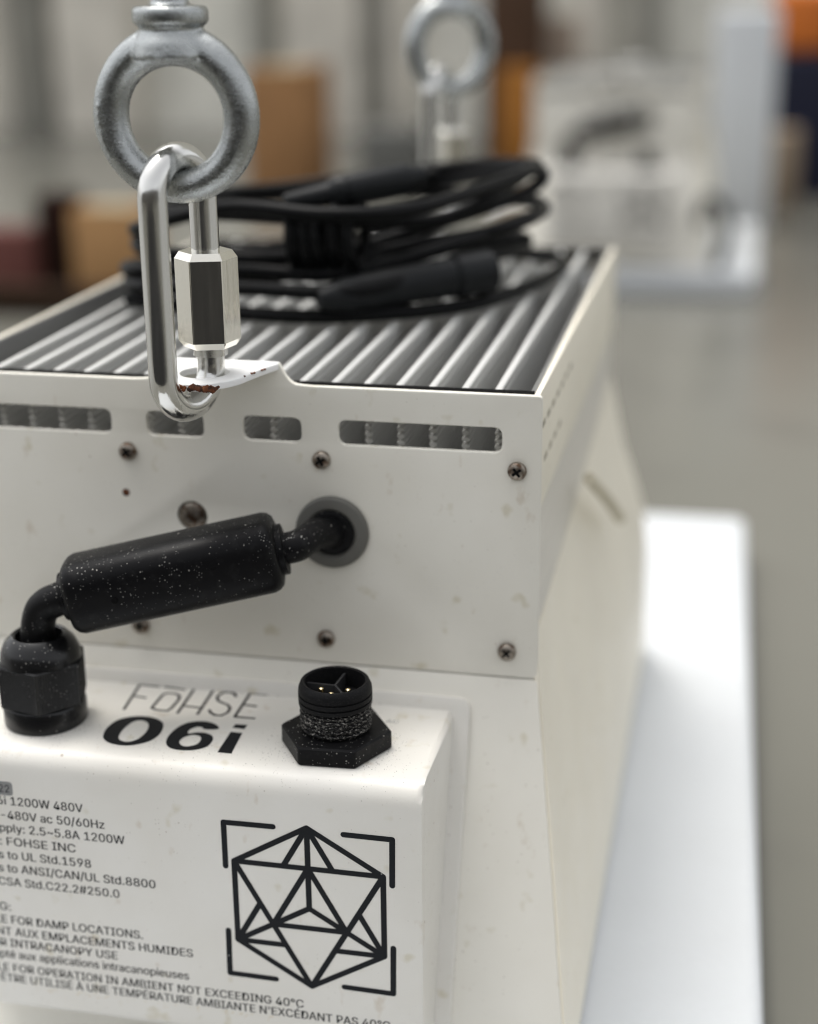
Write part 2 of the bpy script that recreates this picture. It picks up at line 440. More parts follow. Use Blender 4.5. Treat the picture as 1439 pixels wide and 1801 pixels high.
# heat sink
bm = bmesh.new(); box(bm, -143.0, -1.6, 4.0, DEPTH - 4, -58, -46)
sink = obj('heat_sink', bm, ALU, light_root)
fin_me = None
FIN0, PITCH = -9.9, 7.55
for k in range(17):
    x = FIN0 - PITCH * k
    if fin_me is None:
        bm = bmesh.new()
        prof = []
        z = -46.0
        side = []
        while z < -3.2:
            side += [(0.12, z), (0.12, z + 0.7), (0.85, z + 0.85), (0.85, z + 1.45)]; z += 1.6
        side += [(0.15, -2.3), (0.15, -1.75), (0.85, -1.6), (0.85, -0.75), (0.62, -0.45)]
        prof = [(a, b) for a, b in side] + [(-a, b) for a, b in side[::-1]]
        r0 = [bm.verts.new((x + a, 4.2 if b > -4 else 7.5, b)) for a, b in prof]; r1 = [bm.verts.new((x + a, DEPTH - 4.2, b)) for a, b in prof]
        n = len(prof)
        for i in range(n): bm.faces.new((r0[i], r0[(i + 1) % n], r1[(i + 1) % n], r1[i]))
        bm.faces.new(r0); bm.faces.new(r1[::-1])
        f = obj('fin', bm, ALU, sink, angle=20); fin_me = f; fx = x
        f.data.materials.append(CREST)
        for p_ in f.data.polygons:
            if abs(p_.normal.y) < 0.5 and all(f.data.vertices[i].co.z * 1000 + ZB > -1.0 for i in p_.vertices): p_.material_index = 1
    else:
        f = fin_me.copy(); col.objects.link(f); f.parent = sink; f.location = V((x - fx, 0, 0)) * S
for y0, y1 in ((1.7, 4.0), (DEPTH - 4.0, DEPTH - 1.7)):
    bm = bmesh.new(); box(bm, -143.2, -1.4, y0, y1, -2.4, 0.12)
    obj('gasket_strip', bm, BLACK, light_root)
SLIT = flat('brown_grey_slit_shade', (0.46, 0.42, 0.34))  # raised blocks, browned to stand in for the dark of open slits
# side sheets
for sgn in (1, -1):
    fx_ = (lambda x: x) if sgn > 0 else mir
    bm = bmesh.new()
    a, b = sorted((fx_(-1.3), fx_(0.1))); box(bm, a, b, 1.8, DEPTH - 1.8, -28, -0.15, 0.3)
    slits = []
    for row, zc in enumerate((-8.5, -17.5)):
        for k in range(7 - 3 * row):
            yc = 9 + k * 9 + row * 4.5
            slits.append((yc, zc))
    sh = obj('side_sheet', bm, PAINT_SIDE, light_root)
    bm = bmesh.new()
    for yc, zc in slits:
        a, b = sorted((fx_(-0.2), fx_(0.22))); box(bm, a, b, yc - 2.6, yc + 2.6, zc - 0.8, zc + 0.8, 0.2)
    obj('vent_slit_shade', bm, SLIT, sh)
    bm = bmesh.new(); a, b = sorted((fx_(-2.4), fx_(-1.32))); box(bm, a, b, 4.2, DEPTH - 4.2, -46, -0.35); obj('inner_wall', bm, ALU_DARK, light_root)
    bm = bmesh.new(); z = -57.0
    a, b = sorted((fx_(-1.6), fx_(-0.1)))
    while z < -28.6:
        box(bm, a, b, 1.8, DEPTH - 1.8, z, z + 0.95, 0.2, 1); z += 1.35
    a, b = sorted((fx_(-1.5), fx_(-0.7))); box(bm, a, b, 1.9, DEPTH - 1.9, BEND, -28.2)
    obj('ribbed_side', bm, ALU_SIDE, light_root)
    # flared skirt: straight at the near end, swelling towards the far end
    near = [(0.0, -58.0), (2.0, -72.0), (5.0, -92.0), (8.0, -112.0), (11.0, -134.0), (13.6, -153.0), (13.6, ZB)]
    far = [(0.4, -44.0), (5.6, -68.0), (9.5, -81.0), (12.6, -94.0), (14.2, -115.0), (14.0, -140.0), (14.0, ZB)]
    bm = bmesh.new(); NS = 14; rows = []
    for j in range(NS + 1):
        s = j / NS; row = []
        for (xa, za), (xb, zb) in zip(near, far):
            w = s ** 1.3
            x, z = xa + (xb - xa) * w, za + (zb - za) * w
            ya = -LEAN * max(0, (BEND - z)) / (BEND - ZB); yb = DEPTH - ya
            row.append(bm.verts.new((fx_(x), ya + 1.0 + (yb - ya - 2.0) * s, z)))
        rows.append(row)
    for r0, r1 in zip(rows, rows[1:]):
        for i in range(len(r0) - 1): bm.faces.new((r0[i], r0[i + 1], r1[i + 1], r1[i]))
    bmesh.ops.recalc_face_normals(bm, faces=bm.faces)
    bmesh.ops.solidify(bm, geom=bm.faces[:], thickness=1.2 if sgn > 0 else -1.2)
    sk = obj('side_skirt', bm, PAINT_SIDE, light_root, angle=60)
    if sgn > 0:
        # raised slanted bar, darker than the skirt, near the far end
        p0, p1 = at(1046, 842, 0, 7.0), at(1100, 912, 0, 11.8)
        p0.x -= 1.5; p1.x -= 1.5
        bm = bmesh.new(); tube(bm, catmull([p0, p0.lerp(p1, .5) + V((.6, 0, 0)), p1], 6), 1.7, 10)
        obj('slanted_mark', bm, flat('olive_plate', (0.66, 0.61, 0.48)), sk)
bm = bmesh.new(); box(bm, mir(5.2), 5.2, -14, DEPTH + 14, -112, -110)
obj('light_block_plate', bm, flat('light_block_white', (0.7, 0.7, 0.68)), light_root)  # unseen plate added inside the skirt to stop light shining through

# driver cover on the leaning sheet
BX0, BX1, BF, BT, BB = mir(-17.9), -17.9, -43.0, -75.2, -143.5
bm = bmesh.new()
plate(bm, [rounded([(mir(-14.2), 5.5), (-14.2, 5.5), (-14.2, 84.0), (mir(-14.2), 84.0)], 3.2)], 2.2, 0.4, lambda a, b, t: lean_pt(a, b, t + 0.8))
flange = obj('cover_flange', bm, PAINT_BOX, light_root)
bm = bmesh.new()
pf = rounded([(6.0, BT), (6.0, BB), (BF, BB), (BF, BT)], [0, 0, 2.2, 6.0], 10)
ra = [bm.verts.new((BX0, q.x, q.y)) for q in pf]; rb = [bm.verts.new((BX1, q.x, q.y)) for q in pf]
for i in range(len(pf)): bm.faces.new((ra[i], ra[(i + 1) % len(pf)], rb[(i + 1) % len(pf)], rb[i]))
ca, cb = bm.faces.new(ra), bm.faces.new(rb[::-1])
bmesh.ops.bevel(bm, geom=list(ca.edges) + list(cb.edges), offset=3.0, segments=8, profile=0.5, affect='EDGES', clamp_overlap=True)
cover = obj('driver_cover', bm, PAINT_BOX, light_root, angle=85)
# grit gathered on the top of the cover, thickest round the two connectors and along the front edge
bm = bmesh.new(); GR = random.Random(11)
def grit(x, y, z, r):
    bmesh.ops.create_icosphere(bm, subdivisions=1, radius=r, matrix=Matrix.Translation((x, y, z)) @ Matrix.Diagonal((GR.uniform(.6, 1.5), GR.uniform(.6, 1.3), .5, 1)))
for cx_, r0_, nn_ in ((-40.6, 11.2, 330), (-110.0, 9.6, 160)):
    for i in range(nn_):
        a = GR.uniform(0, 6.28); d = r0_ + abs(GR.gauss(0, 2.6)); x, y = cx_ + d * math.cos(a), -26.2 + d * math.sin(a)
        if y < -36.5 or y > -2 or not BX0 + 3 < x < BX1 - 3: continue
        grit(x, y, BT + 0.02, GR.uniform(.035, .11))
for i in range(420):
    x = GR.uniform(BX0 + 4, BX1 - 4); y = -36.5 + abs(GR.gauss(0, 4.5)); grit(x, min(y, -3), BT + 0.02, GR.uniform(.03, .085))
for i in range(160):
    t = GR.uniform(0.05, 1.35); rr_ = 5.15; grit(GR.uniform(BX0 + 4, BX1 - 4), BF + 5.2 - rr_ * math.sin(t), BT - 5.2 + rr_ * math.cos(t) + .05, GR.uniform(.04, .1))
dirt = obj('dirt_specks', bm, flat('brown_black_grit', (0.05, 0.04, 0.032), 0.9), cover); dirt['kind'] = 'stuff'
# grime along the cover's lower edge
bm = bmesh.new()
for i in range(46):
    x = BX0 + 8 + rnd.random() * 70
    bmesh.ops.create_icosphere(bm, subdivisions=1, radius=0.5, matrix=Matrix.Translation((x, BF + 0.25, -137.4 + rnd.uniform(-.6, .6))) @ Matrix.Diagonal((rnd.uniform(.6, 2.4), 0.62, rnd.uniform(.4, 1.0), 1)))
obj('grime_line', bm, STAIN, cover)

# ---- printing on the front of the cover (plane y = BF) and on its top (plane z = BT)
PY = BF - 0.04
def front_fn(x, z): return V((x, PY, z))
bm = bmesh.new()
rows_txt = [
    ("Model: 06i 1200W 480V", "1200W 480V", 19.5, 146.0, 1429.0),
    ("Input: 208-480V ac 50/60Hz", "480V ac 50/60Hz", 14.0, 184.0, 1458.0),
    ("Power supply: 2.5~5.8A 1200W", "2.5~5.8A 1200W", 52.5, 219.6, 1485.0),
    ("Mfr: FOHSE INC", "FOHSE INC", 13.0, 133.4, 1499.5),
    ("Conforms to UL Std.1598", "to UL Std.1598", 14.0, 160.4, 1526.5),
    ("Conforms to ANSI/CAN/UL Std.8800", "to ANSI/CAN/UL Std.8800", 14.0, 273.8, 1562.6),
    ("Certified to CSA Std.C22.2#250.0", "Std.C22.2#250.0", 45.0, 210.4, 1579.3),
    ("WARNING:", "G:", 0.5, 19.0, 1601.6),
    ("SUITABLE FOR DAMP LOCATIONS.", "FOR DAMP LOCATIONS.", 21.5, 251.6, 1651.6),
    ("CONVIENT AUX EMPLACEMENTS HUMIDES", "EMPLACEMENTS HUMIDES", 76.0, 339.7, 1683.6),
    ("NOT FOR INTRACANOPY USE", "INTRACANOPY USE", 19.5, 207.0, 1687.7),
    ("Non adapt\u00e9 aux applications intracanopieuses", "applications intracanopieuses", 71.0, 332.7, 1723.3),
    ("SUITABLE FOR OPERATION IN AMBIENT NOT EXCEEDING 40\u00b0C", "NOT EXCEEDING 40\u00b0C", 314.0, 534.3, 1772.7),
    ("NE DOIT PAS \u00caTRE UTILIS\u00c9 \u00c0 UNE TEMP\u00c9RATURE AMBIANTE N'EXC\u00c9DANT PAS 40\u00b0C", "AMBIANTE N'EXC\u00c9DANT PAS 40\u00b0C", 346.0, 686.5, 1811.0),
]
for full, sub, uL, uR, vR in rows_txt:
    pr = at(uR, vR, 1, BF); pl = at(uL, vR - (uR - uL) * 0.1, 1, BF)
    a, b = width_of(sub); sx = (pr.x - pl.x) / (b - a)
    fa, fb = width_of(full)
    sy = 4.1
    for k in range(3):
        put_text(bm, full, sx, sy, lambda x, y, o=pr.x - fb * sx, z=pr.z, k=k: V((max(x + o, BX0 + 6.2) + (k - 1) * 0.05, PY - k * 0.002, z + y)))
obj('printed_text', bm, INK_GREY, cover)
bm = bmesh.new()
pr = at(22, 1388, 1, BF)
tagp = rounded([(pr.x - 9, pr.z - 1.75), (pr.x, pr.z - 1.75), (pr.x, pr.z + 1.75), (pr.x - 9, pr.z + 1.75)], 0.9)
bm.faces.new([bm.verts.new(V((p.x, PY, p.y))) for p in tagp])
obj('grey_date_tag', bm, GREYTAG, cover)
bm = bmesh.new()
a, b = width_of("2022")
put_text(bm, "2022", 3.3, 3.7, lambda x, y: V((pr.x - 0.75 + x - b * 3.3, PY - 0.03, pr.z - 0.95 + y)))
obj('date_digits', bm, INK, cover)
# geometric emblem
c0 = at(544.0, 1597.0, 1, BF); R = (at(541, 1455, 1, BF).z - at(547, 1736, 1, BF).z) / 2 - 0.2
c0.z = (at(541, 1455, 1, BF).z + at(547, 1736, 1, BF).z) / 2
bm = bmesh.new(); lw = 1.32
def em(p): return (c0.x + p[0] * R * 0.962, c0.z + p[1] * R)
h3 = math.sqrt(3) / 2
T_, UR, LR, B_, LL, UL = (0, 1), (h3, .5), (h3, -.5), (0, -1), (-h3, -.5), (-h3, .5)
A_, D1, D2, O_ = (0, .5), (-h3 / 2, -.25), (h3 / 2, -.25), (0, 0)
lines = [[T_, UR, LR, B_, LL, UL, T_], [UL, UR], [UL, B_], [UR, B_], [T_, O_], [T_, (-.289, .5)], [T_, (.289, .5)], [A_, D1, D2, A_], [O_, LL], [O_, LR],
         [LL, (-.577, 0)], [LL, (-.289, -.5)], [LR, (.577, 0)], [LR, (.289, -.5)]]
k_ = 0
for ln in lines:
    for a, b in zip(ln, ln[1:]):
        k_ += 1
        stroke(bm, [em(a), em(b)], lw, lambda x, z, d=k_ * 0.0006: V((x, PY - d, z)))
def brk(pts, k_=[0]):
    q = [at(u, v, 1, BF) for u, v in pts]
    for a, b in zip(q, q[1:]):
        k_[0] += 1; stroke(bm, [(a.x, a.z), (b.x, b.z)], lw, lambda x, z, d=k_[0] * 0.0006: V((x, PY - d, z)))
brk([(480, 1454), (393, 1446), (397, 1523)]); brk([(604, 1468), (690, 1477), (690, 1558)])
brk([(402, 1636), (405, 1711), (486, 1722)]); brk([(606, 1736), (692, 1748), (692, 1668)])
obj('emblem', bm, INK, cover)
# name on the top
TZ = BT + 0.04
def top_fn(u, v): return at(u, v, 2, BT)
def top_px(pts, w, bm, k_=[0]):
    q = [top_fn(150 + x / 3.889, 1150 + y / 3.889) for x, y in pts]
    for a, b in zip(q, q[1:]):
        k_[0] += 1; stroke(bm, [(a.x, a.y), (b.x, b.y)], w, lambda x, y, d=k_[0] * 0.0005: V((x, y, TZ + d)))
bm = bmesh.new(); tw = 0.72
top_px([(265, 380), (373, 212), (503, 226)], tw, bm); top_px([(330, 288), (412, 302)], tw, bm)
top_px([(545, 228), (680, 246)], tw, bm)
oo = [(470, 352), (530, 282), (560, 268), (620, 274), (645, 288), (640, 315), (590, 372), (560, 392), (490, 385), (455, 372), (470, 352)]
top_px(oo, tw, bm)
top_px([(632, 406), (742, 246)], tw, bm); top_px([(768, 414), (872, 256)], tw, bm); top_px([(668, 356), (800, 372)], tw, bm)
top_px([(1030, 292), (1020, 272), (985, 262), (940, 266), (905, 292), (905, 318), (935, 335), (975, 350), (992, 372), (975, 402), (930, 424), (885, 420), (855, 402), (850, 386)], tw, bm)
top_px([(1240, 282), (1128, 272), (1022, 432), (1155, 443)], tw, bm); top_px([(1085, 350), (1168, 360)], tw, bm)
top_px([(1296, 272), (1330, 277)], tw * 0.8, bm); top_px([(1322, 284), (1318, 290)], tw * 0.6, bm)
obj('maker_lettering', bm, INK_GREY, cover)
bm = bmesh.new()
def ring2d(cx, cy, rx, ry, n=48, p=2.3):
    out = []
    for i in range(n):
        a = 2 * math.pi * i / n; c, s = math.cos(a), math.sin(a)
        out.append((cx + rx * math.copysign(abs(c) ** (2 / p), c), cy + ry * math.copysign(abs(s) ** (2 / p), s)))
    return out
def px_poly(pts): return [(p.x, p.y) for p in (top_fn(150 + x / 3.889, 1150 + y / 3.889) for x, y in pts)]
def flat_fill(loops):
    cu = bpy.data.curves.new('ink', 'CURVE'); cu.dimensions = '2D'; cu.fill_mode = 'FRONT'
    for lp in loops:
        sp = cu.splines.new('POLY'); sp.points.add(len(lp) - 1); sp.use_cyclic_u = True
        for q, p in zip(sp.points, lp): q.co = (p[0], p[1], 0, 1)
    me = from_curve(cu); vm = [bm.verts.new((v.co.x, v.co.y, TZ)) for v in me.vertices]
    for p in me.polygons: bm.faces.new([vm[i] for i in p.vertices])
    bpy.data.meshes.remove(me)
def ell_from(px):
    l, t, r, b = px_poly(px)
    return l, t, r, b
def smooth2(pts, k=4):
    return [(p.x, p.y) for p in catmull([V((a, b, 0)) for a, b in pts], k, True)]
flat_fill([smooth2(px_poly([(122, 560), (150, 505), (225, 452), (340, 428), (450, 434), (520, 462), (534, 500), (505, 555), (430, 602), (300, 628), (190, 618), (135, 592)])),
           smooth2(px_poly([(228, 570), (262, 515), (330, 465), (395, 458), (432, 482), (420, 530), (365, 580), (300, 602), (248, 595)]))])
flat_fill([smooth2(px_poly([(912, 514), (893, 484), (845, 467), (780, 461), (700, 472), (630, 505), (575, 555), (553, 600), (566, 635), (612, 655), (690, 662), (770, 655), (838, 632), (872, 592), (868, 562), (832, 544), (770, 538), (705, 545), (715, 520), (762, 501), (800, 503), (818, 517)]), 5),
           smooth2(px_poly([(645, 598), (680, 570), (738, 556), (784, 565), (790, 590), (760, 620), (700, 634), (656, 625)]))])
flat_fill([px_poly([(1028, 482), (1110, 487), (1088, 516), (1006, 506)])]); flat_fill([px_poly([(995, 534), (1076, 542), (1000, 684), (903, 675)])])
obj('size_lettering', bm, INK, cover)

# screws on the end sheet
def screw(x, z, r=2.15):
    bm = bmesh.new()
    lathe(bm, [(0, r), (0.6, r), (1.0, r * .93), (1.35, r * .72), (1.5, r * .4), (1.55, r * .1)], (x, 0.02, z), (0, -1, 0), 24)
    s = obj('screw', bm, RUSTY, light_root)
    bm = bmesh.new(); a = rnd.uniform(0, 1.5)
    for q in (0, math.pi / 2):
        d = V((math.cos(a + q), 0, math.sin(a + q))); nn = V((-d.z, 0, d.x)); vs = []
        for y in (-1.2, -1.585):
            for sx_, sy_ in ((-1, -1), (1, -1), (1, 1), (-1, 1)):
                vs.append(bm.verts.new(V((x, y - q * .002, z)) + d * sx_ * r * .55 + nn * sy_ * r * .14))
        bm.faces.new(vs[4:]); bm.faces.new(vs[:4][::-1])
        for i in range(4): bm.faces.new((vs[i], vs[(i + 1) % 4], vs[4 + (i + 1) % 4], vs[4 + i]))
    obj('cross_recess_shade', bm, BLACK, s)  # raised black cross, its colour is the shade inside the recess
for x, z in ((-96.1, -17.5), (-49.4, -17.1), (-4.5, -17.3), (-49.5, -61.4), (-6.3, -61.2), (-95.9, -61.6), (-140.6, -17.3), (-139.0, -61.3)): screw(x, z)
bm = bmesh.new(); lathe(bm, [(0, 3.3), (1.2, 3.2), (1.6, 2.4), (1.5, .2)], (-81.3, 1.6, -32.8), (0, -1, 0), 24)
obj('recessed_bolt', bm, RUSTY, light_root)
bm = bmesh.new(); lathe(bm, [(0, 0.95), (0.08, 0.7), (0.1, .1)], (-97.4, 0.0, -27.8), (0, -1, 0), 14)
obj('rust_spot', bm, RUST, light_root)
# grommet
bm = bmesh.new()
pr_ = [(0.0, 8.7), (0.9, 8.6), (1.3, 8.2), (1.5, 7.0), (1.5, 6.1), (1.0, 5.5), (-3.0, 5.4), (-3.0, 4.0)]
lathe(bm, pr_, (-47.3, 0.0, -34.4), (0, -1, 0), 48)
obj('grommet', bm, GREY_RUBBER, light_root)
bm = bmesh.new(); lathe(bm, [(-2.0, 5.3), (1.05, 5.35), (1.3, 5.0), (1.4, 4.0)], (-47.3, 0, -34.4), (0, -1, 0), 40)
obj('grommet_core', bm, RUBBER, light_root)

# cable gland on the top of the cover
GC = V((-110.0, -26.2, BT))
bm = bmesh.new()
lathe(bm, [(0, 9.2), (0.4, 9.5), (4.6, 9.5), (5.3, 9.1), (5.4, 7.5)], GC, (0, 0, 1), 48)
lathe(bm, [(15.6, 9.2), (17.6, 8.9), (19.6, 8.0), (21.0, 6.7), (21.5, 6.0), (21.1, 5.4), (16.5, 5.0), (16.4, 3.9)], GC, (0, 0, 1), 48)
gland = obj('cable_gland', bm, GLAND, light_root)
bm = bmesh.new()
def knurl_hex(bm, c, r_af, z0, z1, ang, n=180, knurl=0.0, fillet=0.6):
    prof = [(z0, -fillet), (z0 + fillet, 0), (z1 - fillet, 0), (z1, -fillet)]
    rings = []
    for z, dr in prof:
        ring = []
        for i in range(n):
            a = 2 * math.pi * i / n; b = (a - ang) % (math.pi / 3) - math.pi / 6
            r = min(r_af / math.cos(b), r_af * 1.14) + dr + (knurl if i % 2 else 0)
            ring.append(bm.verts.new(c + V((r * math.cos(a), r * math.sin(a), z))))
        rings.append(ring)
    for a, b in zip(rings, rings[1:]):
        for i in range(n): bm.faces.new((a[i], a[(i + 1) % n], b[(i + 1) % n], b[i]))
    bm.faces.new(rings[0][::-1]); bm.faces.new(rings[-1])
knurl_hex(bm, GC, 9.0, 5.4, 15.7, math.radians(-12), 216, 0.2, 0.35)
obj('gland_nut', bm, GLAND, gland, angle=14)
# cable: out of the gland, over into the ferrite sleeve, out again and through the grommet
FA, FB = at(122, 1047, 1, -26.0), at(492, 967, 1, -14.5)
fd = (FB - FA).normalized()
bm = bmesh.new()
pth = catmull([GC + V((0, 0, 8)), GC + V((-.2, 0, 17)), GC + V((-0.1, 0, 22.5)), GC + V((1.6, 0, 27.6)), FA - fd * 2.2 + V((0, 0, -.3)), FA + fd * 4], 8)
tube(bm, pth, 3.85, 22)
obj('power_cable', bm, RUBBER, light_root)
bm = bmesh.new()
pth = catmull([FB - fd * 4, FB + fd * 1.0, FB + fd * 4.2 + V((0, .6, 0)), V((-49.6, -6.6, -32.8)), V((-47.6, -1.5, -34.0)), V((-47.3, 5, -34.4)), V((-47.3, 9, -34.4))], 8)
tube(bm, pth, 3.6, 22)
obj('power_cable', bm, RUBBER, light_root)
bm = bmesh.new(); FL = (FB - FA).length; FR = 9.0
lathe(bm, [(0, 5.4), (0.0, 6.2), (0.5, 7.8), (1.4, 8.6), (2.6, FR), (FL - 2.6, FR), (FL - 1.4, 8.6), (FL - .5, 7.8), (FL, 6.2), (FL, 5.4)], FA, fd, 64, squish=lambda a: 1 / (abs(math.cos(a)) ** 3.1 + abs(math.sin(a)) ** 3.1) ** (1 / 3.1) * 0.945)
fer = obj('ferrite_sleeve', bm, FERRITE, light_root)
bm = bmesh.new(); lathe(bm, [(-1.2, 5.0), (-1.2, 5.5), (0.2, 5.5)], FA, fd, 30)
obj('end_collar', bm, FERRITE, fer)
bm = bmesh.new(); lathe(bm, [(FL - .2, 5.8), (FL + 1.2, 5.8), (FL + 1.3, 4.2)], FA, fd, 30)
obj('end_collar', bm, FERRITE, fer)
ex, ey, ez = frame_of(fd)
bm = bmesh.new()
view = (CAM - FA).normalized(); upv = V((0, 0, 1)); upv = (upv - fd * upv.dot(fd)).normalized(); sv = view - fd * view.dot(fd); sv = (sv - upv * sv.dot(upv)).normalized()
def on_fer(t, ang, r): return FA + fd * t + (upv * math.cos(ang) + sv * math.sin(ang)) * r
tube(bm, [on_fer(1.5 + (FL - 3) * i / 30, 0.62, FR * 0.985) for i in range(31)], 0.14, 6)
obj('mould_seam', bm, BLACK, fer)
for t, ang in ((FL * .71, 1.3), (FL * .24, 1.62), (FL * .70, 2.25)):
    p = on_fer(t, ang, FR * .962); nrm = (p - (FA + fd * t)).normalized()
    bm = bmesh.new(); lathe(bm, [(-.3, .75), (0.06, .75), (0.1, .5)], p, nrm, 16)
    obj('pin_hole_shade', bm, BLACK, fer)  # black disc on the surface, painted as the dark inside a hole

# round connector on the top of the cover
CC = V((-40.6, -26.2, BT))
THREAD_Z = BT + 10.2 - ZB
GRIT = dusty_thread()
bm = bmesh.new(); prof = [(4.6, 7.3)]
z = 4.9
while z < 9.6: prof += [(z, 7.45), (z + .45, 7.95), (z + .7, 7.95), (z + 1.0, 7.45)]; z += 1.12
prof += [(z, 7.6), (z + .2, 8.15), (z + 1.1, 8.2), (z + 1.2, 7.85), (z + 1.45, 7.85), (z + 1.55, 8.2), (z + 2.5, 8.2), (z + 2.6, 7.9), (z + 2.9, 7.9), (z + 3.0, 8.2), (z + 4.0, 8.1), (z + 5.2, 7.6), (z + 5.5, 7.2), (z + 5.3, 6.7), (z + 1.0, 6.5), (z + 1.0, .3)]
CT = z + 5.5
lathe(bm, prof, CC, (0, 0, 1), 64)
conn = obj('round_connector', bm, GRIT, light_root)
bm = bmesh.new()
knurl_hex(bm, CC, 10.9, 0.0, 4.4, math.radians(3), 180, 0.0, 0.4)
obj('hex_flange', bm, RUBBER, conn)
PINZ = z + 1.0
for a in (200, 268, 350):
    bm = bmesh.new(); p = CC + V((3.1 * math.cos(math.radians(a)), 3.1 * math.sin(math.radians(a)), PINZ))
    lathe(bm, [(0, .7), (2.1, .7), (2.6, .55), (2.8, .2)], p, (0, 0, 1), 16); obj('contact_pin', bm, GOLD, conn)
bm = bmesh.new()
for a in (85, 178, 305):
    d = V((math.cos(math.radians(a)), math.sin(math.radians(a)), 0)); nn = V((-d.y, d.x, 0)); vs = []
    for zz in (PINZ, CT - 1.4):
        for t, w in ((0, -.22), (6.5, -.22), (6.5, .22), (0, .22)): vs.append(bm.verts.new(CC + d * t + nn * w + V((0, 0, zz))))
    bm.faces.new(vs[4:]); bm.faces.new(vs[:4][::-1])
    for i in range(4): bm.faces.new((vs[i], vs[(i + 1) % 4], vs[4 + (i + 1) % 4], vs[4 + i]))
obj('divider', bm, black_plastic('black_insert', (0.03, 0.03, 0.031), 0.35, 0.0, 0.0), conn)
bm = bmesh.new(); put_text(bm, "AC", 3.2, 3.2, lambda x, y: V((CC.x + 8.2 + x, CC.y + 12.6 + y, TZ)), 0.0)
obj('socket_lettering', bm, GREYTAG, cover)

# ------------------------------------------------------------------ hanging hardware
def remesh(bm, vox):
    me = bpy.data.meshes.new('rm'); bm.to_mesh(me); bm.free()
    o = bpy.data.objects.new('rm', me); col.objects.link(o)
    md = o.modifiers.new('r', 'REMESH'); md.mode = 'VOXEL'; md.voxel_size = vox
    sm = o.modifiers.new('s', 'SMOOTH'); sm.iterations = 4; sm.factor = 0.5
    dg = bpy.context.evaluated_depsgraph_get(); m2 = bpy.data.meshes.new_from_object(o.evaluated_get(dg))
    bpy.data.objects.remove(o); bpy.data.meshes.remove(me)
    out = bmesh.new(); out.from_mesh(m2); bpy.data.meshes.remove(m2); return out
def eyebolt(c, label, yaw=0.0, fine=0.42):
    c = V(c); bm = bmesh.new(); n = 72; path = []
    dx = V((math.cos(yaw), math.sin(yaw), 0)); dn = V((-math.sin(yaw), math.cos(yaw), 0))
    for i in range(n):
        a = 2 * math.pi * i / n; path.append(c + dx * 13.95 * math.cos(a) + V((0, 0, 1)) * 14.05 * math.sin(a))
    def rad(i):
        s = math.sin(2 * math.pi * i / n); return 3.45 + 0.25 * abs(math.cos(2 * math.pi * i / n)) + 0.75 * max(0, s) ** 3
    tube(bm, path, rad, 24, True)
    lathe(bm, [(11.5, 8.2), (14.5, 7.6), (16.6, 6.3), (17.4, 6.2), (18.0, 7.3), (18.7, 7.6), (20.6, 7.6), (21.4, 7.1), (21.6, 4.2), (22.0, 3.7), (60, 3.7)], c, (0, 0, 1), 40)
    # cast raised marks on the left flank
    for k, a in enumerate((172, 178.5, 185, 192, 198, 204, 210)):
        a = math.radians(a); er = dx * math.cos(a) + V((0, 0, 1)) * math.sin(a); tg = -dx * math.sin(a) + V((0, 0, 1)) * math.cos(a)
        fc = c + er * 14.6 - dn * 3.35
        if k in (2, 3): tube(bm, [fc + er * (-.9 + .18 * j) for j in range(12)], 0.36, 8)
        else: tube(bm, [fc + (er * math.cos(2 * math.pi * j / 14) * .95 + tg * math.sin(2 * math.pi * j / 14) * .62) for j in range(14)], 0.34, 8, True)
    bm = remesh(bm, fine)
    o = obj('eyebolt', bm, ZINC, None, (c.x, c.y, c.z - 17.5), angle=180)
    return tag(o, label, 'eyebolt', 'zinc eyebolts above the grow light')
eyebolt((-72.7, -19.2, 60.3), 'sharp cast zinc eyebolt in the foreground gripping the nearest quick link')
fe = at(793, 82, 1, DEPTH + 31)
eyebolt((fe.x, fe.y, fe.z), 'out of focus eyebolt hanging beyond the black cable coil', math.radians(38), 0.6)
